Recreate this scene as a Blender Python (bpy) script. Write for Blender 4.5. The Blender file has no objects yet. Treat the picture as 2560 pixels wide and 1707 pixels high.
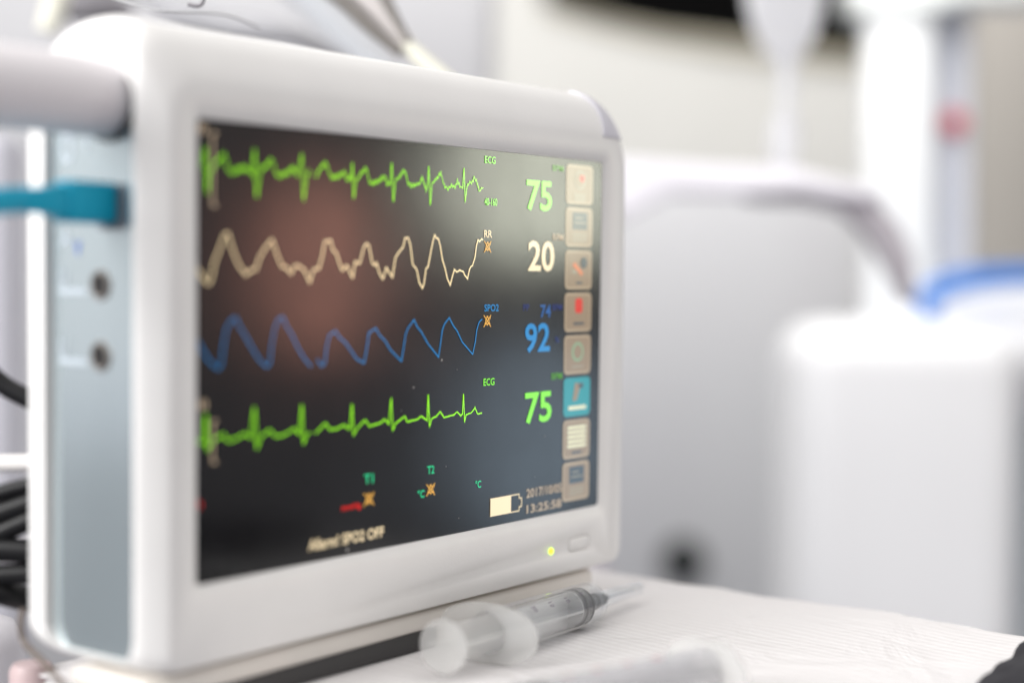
import bpy, bmesh, math, random
from mathutils import Vector, Matrix
random.seed(7)
S = bpy.context.scene
COL = S.collection

# ------------------------------------------------------------ camera
CAM_POS = Vector((-0.4084, -0.4602, 0.1234))
YAW, PITCH, ROLL = math.radians(52.993), math.radians(-2.603), math.radians(0.66)
FWD = Vector((math.sin(YAW) * math.cos(PITCH), math.cos(YAW) * math.cos(PITCH), math.sin(PITCH)))
_r = Vector((math.cos(YAW), -math.sin(YAW), 0))
_u = _r.cross(FWD)
RT = _r * math.cos(ROLL) + _u * math.sin(ROLL)
UP = -_r * math.sin(ROLL) + _u * math.cos(ROLL)
cd = bpy.data.cameras.new('camera')
cam = bpy.data.objects.new('camera', cd)
COL.objects.link(cam)
M = Matrix((RT, UP, -FWD)).transposed().to_4x4()
M.translation = CAM_POS
cam.matrix_world = M
cd.sensor_width = 36
cd.lens = 55
cd.clip_start = 0.01
cd.clip_end = 60
cd.dof.use_dof = True
cd.dof.focus_distance = 0.746
cd.dof.aperture_fstop = 2.0
S.camera = cam

# ------------------------------------------------------------ light
w = bpy.data.worlds.new('World')
S.world = w
w.use_nodes = True
nt = w.node_tree                       # a bright room: paler ceiling, darker floor
bg = nt.nodes['Background']
g = nt.nodes.new('ShaderNodeTexCoord')
sx = nt.nodes.new('ShaderNodeSeparateXYZ')
mr = nt.nodes.new('ShaderNodeMapRange')
mr.inputs['From Min'].default_value = -0.5
mr.inputs['From Max'].default_value = 0.6
cr = nt.nodes.new('ShaderNodeMix')
cr.data_type = 'RGBA'
cr.inputs['A'].default_value = (0.34, 0.33, 0.37, 1)
cr.inputs['B'].default_value = (1.0, 0.985, 0.975, 1)
nt.links.new(g.outputs['Generated'], sx.inputs[0])
nt.links.new(sx.outputs['Z'], mr.inputs['Value'])
nt.links.new(mr.outputs['Result'], cr.inputs['Factor'])
nt.links.new(cr.outputs['Result'], bg.inputs[0])
bg.inputs[1].default_value = 0.79


def area(name, loc, target, sx, sy, power, color, shape='ELLIPSE'):
    d = bpy.data.lights.new(name, 'AREA')
    d.shape = shape
    d.size, d.size_y = sx, sy
    d.energy = power
    d.color = color
    o = bpy.data.objects.new(name, d)
    COL.objects.link(o)
    o.location = loc
    o.rotation_euler = (Vector(target) - Vector(loc)).to_track_quat('-Z', 'Y').to_euler()
    return o


MC = (0.1, 0.0, 0.08)
area('ceiling_lamp', (-1.5, 0.25, 1.5), MC, 1.4, 1.2, 24, (1.0, 0.985, 0.97), 'RECTANGLE')
area('side_lamp', (-1.7, 0.62, 0.72), (0, 0.02, 0.1), 1.0, 1.0, 42, (1.0, 0.99, 0.985), 'RECTANGLE')
area('overhead_lamp', (0.5, -0.5, 2.2), (0.35, 0, 0), 1.4, 1.4, 7, (1.0, 0.97, 0.93), 'RECTANGLE')
area('wall_fill', (2.33, 1.23, 2.0), (3.52, 1.88, 0.4), 1.6, 0.8, 17, (1.0, 0.98, 0.95), 'RECTANGLE')  # added fill that brightens the back wall, no lamp known there
area('room_lamp', (0.95, 0.55, 1.1), (3.4, 2.5, 0.1), 1.2, 1.0, 19, (1.0, 0.98, 0.95), 'RECTANGLE')
# greenish lamp, plus two lights added for the soft glows mirrored in the display
area('reddish_glow_light', (1.787, -1.672, 0.130), (0.065, 0, 0.122), 0.19, 0.36, 1.2, (1.0, 0.42, 0.30))
area('greenish_lamp', (2.158, -1.413, 0.300), (0.222, 0, 0.164), 0.38, 0.32, 3.5, (0.97, 1.0, 0.82))
area('bluish_glow_light', (2.151, -1.405, -0.229), (0.223, 0, 0.037), 0.30, 0.44, 1.0, (0.62, 0.82, 1.0))
S.view_settings.view_transform = 'Standard'
S.view_settings.look = 'None'
S.view_settings.exposure = 0
S.view_settings.gamma = 1
try:
    S.cycles.use_denoising = True
    S.cycles.max_bounces = 10
    S.cycles.transparent_max_bounces = 16
    S.cycles.caustics_refractive = False
    S.cycles.caustics_reflective = False
    S.cycles.sample_clamp_indirect = 6
except Exception:
    pass


# ------------------------------------------------------------ materials
def mat(name, color, rough=0.5, spec=0.5, emit=None, estr=1.0, noise=0.0, nscale=60, bump=0.0, bscale=300,
        metal=0.0, ior=1.5, sheen=0, sss=0):
    m = bpy.data.materials.new(name)
    m.use_nodes = True
    nt = m.node_tree
    b = nt.nodes['Principled BSDF']
    b.inputs['Base Color'].default_value = (*color, 1)
    b.inputs['Roughness'].default_value = rough
    b.inputs['IOR'].default_value = ior
    b.inputs['Specular IOR Level'].default_value = spec
    b.inputs['Metallic'].default_value = metal
    if emit:
        b.inputs['Emission Color'].default_value = (*emit, 1)
        b.inputs['Emission Strength'].default_value = estr
    tc = nt.nodes.new('ShaderNodeTexCoord')
    if noise:
        n = nt.nodes.new('ShaderNodeTexNoise')
        n.inputs['Scale'].default_value = nscale
        n.inputs['Detail'].default_value = 6
        nt.links.new(tc.outputs['Object'], n.inputs['Vector'])
        r = nt.nodes.new('ShaderNodeMapRange')
        r.inputs['From Min'].default_value = 0.3
        r.inputs['From Max'].default_value = 0.7
        r.inputs['To Min'].default_value = 1 - noise
        r.inputs['To Max'].default_value = 1 + noise * 0.4
        nt.links.new(n.outputs['Fac'], r.inputs['Value'])
        mx = nt.nodes.new('ShaderNodeVectorMath')
        mx.operation = 'SCALE'
        mx.inputs[0].default_value = color
        nt.links.new(r.outputs['Result'], mx.inputs['Scale'])
        nt.links.new(mx.outputs['Vector'], b.inputs['Base Color'])
    if bump:
        n2 = nt.nodes.new('ShaderNodeTexNoise')
        n2.inputs['Scale'].default_value = bscale
        n2.inputs['Detail'].default_value = 3
        nt.links.new(tc.outputs['Object'], n2.inputs['Vector'])
        bp = nt.nodes.new('ShaderNodeBump')
        bp.inputs['Strength'].default_value = bump
        bp.inputs['Distance'].default_value = 0.001
        nt.links.new(n2.outputs['Fac'], bp.inputs['Height'])
        nt.links.new(bp.outputs['Normal'], b.inputs['Normal'])
    return m


def clear_mat(name, tint=(0.95, 0.96, 0.97), milky=0.0, milk=(0.85, 0.86, 0.88), rough=0.05):
    """thin clear plastic: see-through, fresnel gloss, optional milky body"""
    m = bpy.data.materials.new(name)
    m.use_nodes = True
    nt = m.node_tree
    nt.nodes.clear()
    out = nt.nodes.new('ShaderNodeOutputMaterial')
    tr = nt.nodes.new('ShaderNodeBsdfTransparent')
    tr.inputs[0].default_value = (*tint, 1)
    df = nt.nodes.new('ShaderNodeBsdfDiffuse')
    df.inputs[0].default_value = (*milk, 1)
    tl = nt.nodes.new('ShaderNodeBsdfTranslucent')
    tl.inputs[0].default_value = (*milk, 1)
    m0 = nt.nodes.new('ShaderNodeMixShader')
    m0.inputs[0].default_value = 0.5
    nt.links.new(df.outputs[0], m0.inputs[1])
    nt.links.new(tl.outputs[0], m0.inputs[2])
    m1 = nt.nodes.new('ShaderNodeMixShader')
    m1.inputs[0].default_value = milky
    nt.links.new(tr.outputs[0], m1.inputs[1])
    nt.links.new(m0.outputs[0], m1.inputs[2])
    gl = nt.nodes.new('ShaderNodeBsdfGlossy')
    gl.inputs['Roughness'].default_value = rough
    gl.inputs[0].default_value = (1, 1, 1, 1)
    lw = nt.nodes.new('ShaderNodeLayerWeight')
    lw.inputs[0].default_value = 0.5
    fr = nt.nodes.new('ShaderNodeMath')
    fr.operation = 'POWER'
    fr.inputs[1].default_value = 3.0
    nt.links.new(lw.outputs['Facing'], fr.inputs[0])
    f2 = nt.nodes.new('ShaderNodeMath')
    f2.operation = 'MULTIPLY_ADD'
    f2.inputs[1].default_value = 0.75
    f2.inputs[2].default_value = 0.035
    nt.links.new(fr.outputs[0], f2.inputs[0])
    m2 = nt.nodes.new('ShaderNodeMixShader')
    nt.links.new(f2.outputs[0], m2.inputs[0])
    nt.links.new(m1.outputs[0], m2.inputs[1])
    nt.links.new(gl.outputs[0], m2.inputs[2])
    nt.links.new(m2.outputs[0], out.inputs[0])
    return m


CASE = mat('white_case_plastic', (0.82, 0.81, 0.795), 0.38, 0.5, noise=0.03, nscale=25, bump=0.08, bscale=900)
CREAM = mat('cream_base_plastic', (0.74, 0.70, 0.65), 0.45, 0.4, noise=0.05, nscale=20)
PANEL = mat('blue_grey_panel', (0.74, 0.84, 0.87), 0.22, 0.5, noise=0.03, nscale=12, metal=0.8)
FOOT = mat('dark_grey_rubber', (0.06, 0.058, 0.058), 0.7, 0.3)
GREYP = mat('lavender_grey_plastic', (0.50, 0.49, 0.53), 0.45, 0.4)
ALARM = mat('alarm_lens_grey', (0.58, 0.57, 0.63), 0.25, 0.5)
BARM = mat('grey_bar_plastic', (0.80, 0.77, 0.79), 0.4, 0.4)
GR = dict(rough=0.15, ior=1.44)
SCREEN = mat('dark_display_glass', (0.004, 0.004, 0.005), spec=0.5, **GR)
_nt = SCREEN.node_tree                    # greasy patches on the glass
_n = _nt.nodes.new('ShaderNodeTexNoise')
_n.inputs['Scale'].default_value = 22
_n.inputs['Detail'].default_value = 5
_m = _nt.nodes.new('ShaderNodeMapRange')
_m.inputs['To Min'].default_value = 0.10
_m.inputs['To Max'].default_value = 0.20
_c = _nt.nodes.new('ShaderNodeTexCoord')
_nt.links.new(_c.outputs['Object'], _n.inputs['Vector'])
_nt.links.new(_n.outputs['Fac'], _m.inputs['Value'])
_nt.links.new(_m.outputs['Result'], _nt.nodes['Principled BSDF'].inputs['Roughness'])
EDGE = mat('display_black_border', (0.004, 0.006, 0.005), spec=0.5, **GR)
BLACK = (0.003, 0.003, 0.003)


def em(name, c, s):
    return mat(name, BLACK, emit=c, estr=s, **GR)


GLOW = {
    'green': em('lit_green', (0.25, 1.0, 0.015), 1.0),
    'wave_green': em('lit_trace_green', (0.34, 1.0, 0.012), 1.35),
    'dimgreen': em('lit_dim_green', (0.25, 1.0, 0.02), 0.35),
    'cream': em('lit_cream', (1.0, 0.80, 0.50), 1.05),
    'wave_cream': em('lit_trace_cream', (1.0, 0.80, 0.46), 1.2),
    'dimcream': em('lit_dim_cream', (1.0, 0.76, 0.52), 0.55),
    'blue': em('lit_blue', (0.015, 0.42, 1.0), 0.60),
    'wave_blue': em('lit_trace_blue', (0.012, 0.40, 1.0), 0.66),
    'midblue': em('lit_mid_blue', (0.03, 0.30, 1.0), 0.38),
    'dimblue': em('lit_dim_blue', (0.06, 0.16, 1.0), 0.16),
    'teal': em('lit_teal', (0.03, 1.0, 0.42), 0.75),
    'red': em('lit_red', (1.0, 0.02, 0.015), 0.9),
    'amber': em('lit_amber', (1.0, 0.52, 0.10), 0.95),
    'btn': em('lit_button_cream', (1.0, 0.72, 0.46), 0.31),
    'btn_edge': em('lit_button_edge', (1.0, 0.76, 0.50), 0.44),
    'btn_teal': em('lit_button_teal', (0.02, 0.62, 0.68), 0.48),
    'icon_dark': em('icon_dark', (0.10, 0.14, 0.17), 0.5),
    'icon_grey': em('icon_grey', (0.62, 0.55, 0.40), 0.55),
    'icon_red': em('icon_red', (1.0, 0.05, 0.03), 0.70),
    'icon_orange': em('icon_orange', (1.0, 0.30, 0.12), 0.75),
    'icon_green': em('icon_green', (0.42, 0.70, 0.42), 0.6),
    'icon_pale': em('icon_pale', (0.95, 0.92, 0.62), 0.85),
}
LEDM = mat('lit_green_lamp', (0.3, 0.4, 0.02), 0.3, emit=(0.62, 1.0, 0.02), estr=2.6)


# ------------------------------------------------------------ mesh helpers
def link(name, me, parent=None, mats=None, smooth=None):
    o = bpy.data.objects.new(name, me)
    COL.objects.link(o)
    if parent:
        o.parent = parent
    if mats is not None:
        for m in (mats if isinstance(mats, (list, tuple)) else [mats]):
            me.materials.append(m)
    if smooth is not None:
        soften(me, smooth)
    return o


def soften(me, deg):
    bm = bmesh.new()
    bm.from_mesh(me)
    a = math.radians(deg)
    for f in bm.faces:
        f.smooth = True
    for e in bm.edges:
        e.smooth = len(e.link_faces) == 2 and e.calc_face_angle(0) < a
    bm.to_mesh(me)
    bm.free()


def pm(name, verts, faces):
    me = bpy.data.meshes.new(name)
    me.from_pydata([tuple(v) for v in verts], [], faces)
    me.update()
    return me


def empty(name, loc, label, cat, group=None):
    o = bpy.data.objects.new(name, None)
    o.empty_display_size = 0.02
    COL.objects.link(o)
    o.location = loc
    tag(o, label, cat, group)
    return o


def tag(o, label, cat, group=None):
    o['label'] = label
    o['category'] = cat
    if group:
        o['group'] = group
    return o


def keep(o, parent):
    """parent while staying where it is (parents here are only translated)"""
    o.parent = parent
    o.matrix_parent_inverse = Matrix.Translation(-parent.location)
    return o


def rbox(name, c, s, r, m, parent=None, seg=3, rot=None):
    bm = bmesh.new()
    bmesh.ops.create_cube(bm, size=1)
    bmesh.ops.scale(bm, vec=s, verts=bm.verts)
    if r:
        bmesh.ops.bevel(bm, geom=bm.edges[:], offset=r, segments=seg, profile=0.5, affect='EDGES', clamp_overlap=True)
    if rot is not None:
        bmesh.ops.transform(bm, matrix=rot.to_4x4(), verts=bm.verts)
    bmesh.ops.translate(bm, vec=c, verts=bm.verts)
    me = bpy.data.meshes.new(name)
    bm.to_mesh(me)
    bm.free()
    o = link(name, me, None, m, 40)
    if parent:
        keep(o, parent)
    return o


def smooth_path(pts, n=8):
    pts = [Vector(p) for p in pts]
    if len(pts) < 3:
        return [pts[0].lerp(pts[-1], i / n) for i in range(n + 1)]
    out = []
    P = [pts[0] * 2 - pts[1]] + pts + [pts[-1] * 2 - pts[-2]]
    for i in range(1, len(P) - 2):
        for k in range(n):
            t = k / n
            a, b, c, d = P[i - 1], P[i], P[i + 1], P[i + 2]
            out.append(0.5 * ((2 * b) + (c - a) * t + (2 * a - 5 * b + 4 * c - d) * t * t + (3 * b - a - 3 * c + d) * t ** 3))
    out.append(pts[-1])
    return out


def tube(name, pts, rad, m, parent=None, n=16, k=8, flat=1.0):
    path = smooth_path(pts, k)
    if not isinstance(rad, (list, tuple)):
        rad = [rad] * 2
    V, F = [], []
    L = len(path)
    up = Vector((0, 0, 1))
    side = None
    for i, p in enumerate(path):
        t = (path[min(i + 1, L - 1)] - path[max(i - 1, 0)]).normalized()
        if side is None:
            side = t.cross(up)
            if side.length < 0.1:
                side = t.cross(Vector((1, 0, 0)))
        side = (side - t * side.dot(t)).normalized()
        b = side.cross(t)
        f = i / (L - 1) * (len(rad) - 1)
        j = min(int(f), len(rad) - 2)
        r = rad[j] + (rad[j + 1] - rad[j]) * (f - j)
        for q in range(n):
            a = 2 * math.pi * q / n
            V.append(p + side * math.cos(a) * r * flat + b * math.sin(a) * r)
    for i in range(L - 1):
        for q in range(n):
            F.append((i * n + q, i * n + (q + 1) % n, (i + 1) * n + (q + 1) % n, (i + 1) * n + q))
    F.append(tuple(range(n - 1, -1, -1)))
    F.append(tuple((L - 1) * n + q for q in range(n)))
    o = link(name, pm(name, V, F), None, m, 50)
    if parent:
        keep(o, parent)
    return o


def lathe(name, prof, org, axis, m, parent=None, n=40, closed=False):
    """prof = (distance along axis, radius)"""
    ax = Vector(axis).normalized()
    s = ax.cross(Vector((0, 0, 1)))
    if s.length < 0.1:
        s = ax.cross(Vector((1, 0, 0)))
    s.normalize()
    b = s.cross(ax)
    V, F = [], []
    for d, r in prof:
        for q in range(n):
            a = 2 * math.pi * q / n
            V.append(Vector(org) + ax * d + (s * math.cos(a) + b * math.sin(a)) * max(r, 1e-5))
    L = len(prof)
    for i in range(L - 1 if not closed else L):
        i2 = (i + 1) % L
        for q in range(n):
            F.append((i * n + q, i2 * n + q, i2 * n + (q + 1) % n, i * n + (q + 1) % n))
    o = link(name, pm(name, V, F), None, m, 40)
    if parent:
        keep(o, parent)
    return o


def prism(name, outline, vec, m, parent=None, bevel=0.0, seg=2):
    """closed outline (3d points on a plane) extruded along vec"""
    n = len(outline)
    o3 = [Vector(p) for p in outline]
    V = o3 + [p + Vector(vec) for p in o3]
    F = [tuple(range(n)), tuple(range(2 * n - 1, n - 1, -1))]
    F += [(i, n + i, n + (i + 1) % n, (i + 1) % n) for i in range(n)]
    me = pm(name, V, F)
    bm = bmesh.new()
    bm.from_mesh(me)
    bmesh.ops.recalc_face_normals(bm, faces=bm.faces)
    if bevel:
        bmesh.ops.bevel(bm, geom=[e for e in bm.edges if e.calc_face_angle(0) > 0.6], offset=bevel, segments=seg,
                        profile=0.5, affect='EDGES', clamp_overlap=True)
    bm.to_mesh(me)
    bm.free()
    o = link(name, me, None, m, 40)
    if parent:
        keep(o, parent)
    return o


def text_mesh(s, bold=0.012):
    cu = bpy.data.curves.new('t', 'FONT')
    cu.body = s
    cu.offset = bold
    cu.resolution_u = 3
    ob = bpy.data.objects.new('t', cu)
    COL.objects.link(ob)
    dg = bpy.context.evaluated_depsgraph_get()
    me = bpy.data.meshes.new_from_object(ob.evaluated_get(dg))
    bpy.data.objects.remove(ob)
    bpy.data.curves.remove(cu)
    return me


def text_fit(name, s, box, y, m, parent, bold=0.012):
    """flat lettering on an x-z plane filling box = x0,z0,x1,z1"""
    me = text_mesh(s, bold)
    xs = [v.co.x for v in me.vertices]
    ys = [v.co.y for v in me.vertices]
    x0, z0, x1, z1 = box
    fx = (x1 - x0) / (max(xs) - min(xs))
    fz = (z1 - z0) / (max(ys) - min(ys))
    for v in me.vertices:
        v.co = Vector(((v.co.x - min(xs)) * fx + x0, y, (v.co.y - min(ys)) * fz + z0))
    me.materials.clear()
    o = link(name, me, None, m)
    if parent:
        keep(o, parent)
    return o


def strip(pts, w):
    """flat ribbon of width w through 2d points -> (verts2d, quads)"""
    P = [Vector(p) for p in pts]
    V, F = [], []
    for i, p in enumerate(P):
        a = (p - P[i - 1]).normalized() if i else None
        b = (P[i + 1] - p).normalized() if i < len(P) - 1 else None
        if a is None:
            a = b
        if b is None:
            b = a
        na, nb = Vector((-a.y, a.x)), Vector((-b.y, b.x))
        n = na + nb
        if n.length < 0.2:
            n = na
        n.normalize()
        k = min(1.0 / max(abs(n.dot(na)), 0.3), 2.2)
        V += [p + n * w / 2 * k, p - n * w / 2 * k]
    for i in range(len(P) - 1):
        F.append((2 * i, 2 * i + 1, 2 * i + 3, 2 * i + 2))
    return V, F


def ribbons(name, lines, y, m, parent):
    """lines = [(points in mm, width in mm)] on the display plane"""
    V, F = [], []
    for pts, wd in lines:
        v, f = strip(pts, wd)
        b = len(V)
        V += [Vector((p.x / 1000, y, p.y / 1000)) for p in v]
        F += [tuple(i + b for i in q) for q in f]
    o = link(name, pm(name, V, F), None, m)
    keep(o, parent)
    return o


def rrect(x0, z0, x1, z1, r, n=5):
    out = []
    for cx, cz, a0 in ((x1 - r, z1 - r, 0), (x0 + r, z1 - r, 90), (x0 + r, z0 + r, 180), (x1 - r, z0 + r, 270)):
        for i in range(n + 1):
            a = math.radians(a0 + 90 * i / n)
            out.append((cx + r * math.cos(a), cz + r * math.sin(a)))
    return out

# ------------------------------------------------------------ what the display shows, in mm from its lower left corner
TR = {'ecg_a1': [(-1.82, 161.64), (1.68, 162.26), (2.49, 163.14), (3.72, 169.38), (4.99, 151.73), (5.61, 160.02), (8.24, 162.66), (13.22, 167.13), (14.34, 165.95), (15.48, 161.42), (16.61, 160.23), (20.57, 161.5), (23.99, 163.18), (26.88, 161.87), (28.75, 160.27), (29.74, 170.55), (31.01, 151.22), (32.83, 161.57), (36.83, 165.02), (39.19, 167.53), (40.4, 164.59), (41.93, 160.79), (44.64, 160.85), (48.89, 162.48), (51.33, 164.37), (54.13, 161.24), (56.36, 170.39), (57.51, 151.05), (59.43, 162.42), (60.99, 163.83)], 'ecg_a2': [(63.85, 161.55), (65.12, 162.07), (67.65, 165.33), (70.84, 167.76), (72.5, 163.37), (74.14, 161.67), (78.71, 162.37), (82.0, 164.14), (83.69, 160.82), (85.68, 162.75), (86.38, 160.82), (86.81, 168.76), (87.86, 153.13), (88.94, 160.52), (89.9, 161.44), (92.77, 164.66), (95.67, 166.67), (97.02, 163.14), (98.04, 160.11), (103.3, 161.26), (107.61, 164.16), (109.33, 160.68), (111.36, 160.78), (112.19, 170.15), (113.49, 152.89), (114.74, 162.3), (117.45, 164.25), (120.51, 167.36), (121.91, 165.85), (123.37, 160.94), (127.21, 160.77), (131.43, 161.89), (132.95, 165.0), (135.74, 159.02), (136.78, 161.61), (137.52, 170.05), (138.85, 152.37), (139.87, 162.23), (142.87, 164.7), (146.12, 167.44), (147.63, 164.02), (149.15, 161.3), (151.37, 160.84), (154.7, 162.04), (156.57, 161.66), (158.18, 164.58), (160.72, 161.39), (162.23, 161.7), (163.07, 170.86), (164.17, 154.9), (165.28, 161.61), (166.39, 163.58), (168.69, 164.17), (170.58, 166.18), (172.13, 166.03), (173.34, 163.45), (174.95, 160.4), (176.87, 162.42), (177.67, 161.49)], 'rr': [(-1.98, 126.39), (-0.09, 123.11), (1.82, 120.24), (3.46, 118.59), (5.6, 116.72), (7.03, 118.6), (8.66, 125.27), (11.97, 131.59), (13.91, 135.82), (15.59, 136.7), (18.45, 129.6), (21.32, 124.57), (25.36, 120.34), (27.67, 122.07), (30.59, 122.51), (32.91, 127.69), (37.02, 132.5), (39.69, 134.72), (42.44, 128.69), (45.5, 123.5), (47.32, 123.95), (50.41, 120.9), (52.86, 124.44), (55.34, 124.02), (58.48, 122.27), (61.36, 117.39), (63.54, 122.75), (66.72, 123.23), (68.61, 128.19), (70.16, 134.51), (73.73, 135.04), (75.07, 130.99), (77.04, 130.12), (79.73, 124.7), (81.07, 122.43), (83.71, 124.73), (87.43, 119.44), (88.97, 126.38), (91.88, 125.54), (94.41, 132.62), (96.02, 134.2), (97.67, 133.57), (100.06, 125.62), (101.72, 124.75), (102.71, 126.09), (104.76, 121.2), (107.0, 118.97), (109.09, 123.92), (113.21, 119.66), (115.15, 128.49), (117.86, 131.25), (120.25, 133.1), (121.59, 137.23), (123.67, 137.27), (125.1, 134.57), (126.98, 125.44), (129.83, 123.17), (131.68, 117.19), (133.85, 114.87), (134.9, 116.72), (136.23, 123.68), (137.66, 124.62), (139.72, 132.07), (141.1, 136.75), (142.15, 139.1), (143.26, 137.73), (144.73, 137.53), (146.24, 134.06), (147.8, 127.99), (149.7, 124.25), (151.63, 119.08), (153.69, 116.25), (155.34, 120.51), (156.64, 123.46), (158.32, 122.19), (160.57, 123.15), (163.24, 122.45), (164.41, 120.79), (166.5, 119.22), (167.82, 123.44), (168.95, 124.89), (170.1, 125.38), (171.97, 129.25), (173.04, 135.05), (174.17, 137.49), (175.35, 136.79), (176.89, 138.03), (177.92, 137.57)], 'spo_a': [(-1.88, 97.84), (0.12, 94.76), (3.27, 90.31), (6.74, 86.24), (10.82, 83.44), (12.57, 85.57), (13.42, 92.16), (14.87, 98.75), (17.22, 102.24), (19.9, 103.53), (22.01, 99.92), (25.05, 96.27), (28.73, 91.22), (33.07, 86.1), (36.82, 83.22), (38.69, 84.51), (39.59, 91.33), (41.12, 98.14), (42.99, 102.22), (45.85, 103.31), (48.12, 99.36), (51.37, 95.58), (54.66, 90.38), (58.63, 85.57), (62.64, 82.12)], 'spo_b': [(65.96, 85.29), (68.68, 82.11), (70.7, 83.21), (71.66, 90.3), (73.33, 95.0), (77.09, 96.82), (79.53, 93.88), (83.03, 91.86), (86.58, 88.37), (90.37, 84.4), (95.08, 82.35), (96.69, 88.16), (98.09, 95.47), (102.54, 97.37), (105.07, 94.28), (108.63, 91.82), (112.24, 87.64), (119.73, 82.25), (121.02, 87.35), (122.5, 94.17), (124.03, 96.89), (128.2, 100.59), (130.36, 97.44), (133.06, 95.29), (137.99, 89.58), (145.73, 83.13), (146.76, 87.9), (148.3, 95.63), (149.93, 98.43), (153.23, 101.06), (156.33, 97.23), (158.96, 95.02), (163.03, 89.53), (170.98, 83.49), (172.87, 89.24), (173.94, 95.03), (175.64, 98.63), (177.97, 100.05)], 'ecg_b1': [(-1.47, 56.16), (2.81, 55.37), (3.67, 56.18), (4.39, 66.21), (5.41, 52.09), (6.85, 54.61), (10.34, 56.53), (13.27, 57.64), (16.24, 54.73), (19.82, 55.25), (25.25, 56.94), (28.31, 55.12), (30.27, 67.21), (31.72, 50.53), (33.87, 55.14), (38.85, 57.5), (42.03, 54.5), (45.86, 54.67), (49.71, 55.67), (52.62, 57.04), (55.58, 54.38), (57.13, 66.68), (58.25, 50.18), (60.53, 54.24), (62.19, 54.58)], 'ecg_b2': [(64.87, 54.38), (66.21, 54.51), (71.26, 57.95), (74.03, 54.88), (78.51, 55.03), (82.68, 56.41), (85.51, 54.51), (86.6, 55.44), (87.66, 65.11), (88.76, 51.5), (91.16, 54.44), (96.03, 57.57), (99.03, 54.54), (106.52, 55.69), (108.74, 57.03), (111.62, 54.64), (113.12, 66.08), (114.32, 51.58), (116.24, 54.66), (122.44, 57.46), (124.05, 54.79), (131.46, 55.46), (133.8, 56.69), (137.94, 54.52), (138.64, 66.27), (139.72, 51.43), (141.19, 54.99), (144.47, 55.83), (147.42, 57.9), (150.02, 54.96), (157.31, 55.68), (159.56, 56.97), (162.44, 54.98), (163.69, 55.61), (164.34, 65.11), (165.36, 51.74), (166.46, 55.07), (170.51, 55.89), (173.16, 58.05), (175.21, 54.85), (178.51, 55.22)]}
TX = [('ECG', 'green', 178.8, 174.01, 187.11, 177.48), ('40-160', 'green', 178.91, 154.06, 188.75, 157.69), ('RR', 'cream', 178.94, 138.81, 185.03, 142.34), ('75', 'green', 212.36, 152.98, 233.8, 167.99), ('BPM', 'dimgreen', 234.37, 173.66, 243.6, 176.57), ('20', 'cream', 214.4, 122.95, 236.42, 138.21), ('RPM', 'dimcream', 235.12, 138.67, 244.39, 142.01), ('SPO2', 'blue', 179.62, 103.58, 190.87, 106.99), ('PP', 'dimblue', 210.8, 103.49, 215.78, 106.76), ('74', 'midblue', 225.19, 99.87, 234.09, 106.36), ('BPM', 'dimblue', 235.54, 103.31, 243.84, 106.51), ('92', 'blue', 212.51, 82.51, 233.6, 97.26), ('%', 'dimblue', 238.04, 87.06, 241.95, 89.91), ('ECG', 'green', 179.6, 68.04, 188.13, 71.56), ('BPM', 'dimgreen', 235.59, 68.23, 244.64, 71.6), ('75', 'green', 213.2, 47.24, 235.71, 62.74), ('2017/10/05', 'dimcream', 215.23, 10.22, 245.68, 14.73), ('13:25:58', 'dimcream', 215.55, 2.45, 245.45, 6.74), ('T2', 'teal', 138.56, 29.67, 143.43, 33.35), ('°C', 'teal', 131.9, 19.25, 136.59, 22.9), ('°C', 'teal', 174.22, 19.37, 178.54, 23.05), ('T1', 'teal', 95.88, 29.47, 101.78, 33.64), ('mmHg', 'red', 81.56, 18.58, 93.87, 21.94), ('mmHg', 'red', -5.66, 29.75, 2.44, 32.75), ('Allarm! SPO2 OFF', 'cream', 61.61, 4.66, 108.96, 9.46), ('II', 'dimcream', 0.55, 174.49, 4.09, 178.17), ('II', 'dimcream', 1.04, 68.18, 4.78, 71.67)]
BELLS = [(178.88, 131.77, 184.35, 137.11), (179.08, 96.23, 184.89, 101.83), (137.8, 19.66, 144.12, 25.1), (95.34, 19.73, 102.33, 25.48)]
BTN = [(245.6, 156.92, 268.85, 177.1), (246.09, 135.54, 269.39, 155.68), (246.59, 114.04, 269.94, 133.88), (247.08, 92.09, 270.48, 112.26), (247.56, 69.98, 271.02, 90.8), (248.07, 48.52, 271.58, 68.51), (248.55, 27.29, 272.12, 47.2), (248.16, 4.57, 270.61, 24.1)]
BAT = [(185.82, 13.01), (185.97, 4.69), (202.32, 3.92), (208.71, 4.54), (210.56, 7.53)]
BARS = [[(7.53, 175.02), (7.64, 147.29)], [(7.98, 63.11), (8.04, 47.01)]]

# ------------------------------------------------------------ the setting
TABLE_Z = -0.052
BW = mat('cream_white_wall', (0.78, 0.775, 0.74), 0.8, 0.2, noise=0.04, nscale=3)
FL = mat('grey_floor', (0.16, 0.16, 0.20), 0.5, 0.4, noise=0.06, nscale=4)
HR = Vector((math.cos(YAW), -math.sin(YAW), 0))      # room axes: to the right of the view, away from it, up
HF = Vector((math.sin(YAW), math.cos(YAW), 0))
HZ = Vector((0, 0, 1))
ROT = Matrix((HR, HF, HZ)).transposed()


def room(a, d, h):
    """room coordinates: a metres to the right, d metres away, h metres high (table top about -0.05)"""
    return Vector((CAM_POS.x, CAM_POS.y, 0)) + HR * a + HF * d + HZ * h


def at(u, v, Z):
    """a point at pixel (u, v) of the 2560 px wide photo, Z metres in front of the camera"""
    return CAM_POS + (FWD + RT * ((u - 1280) / 3911) - UP * ((v - 853.5) / 3911)) * Z


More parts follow.
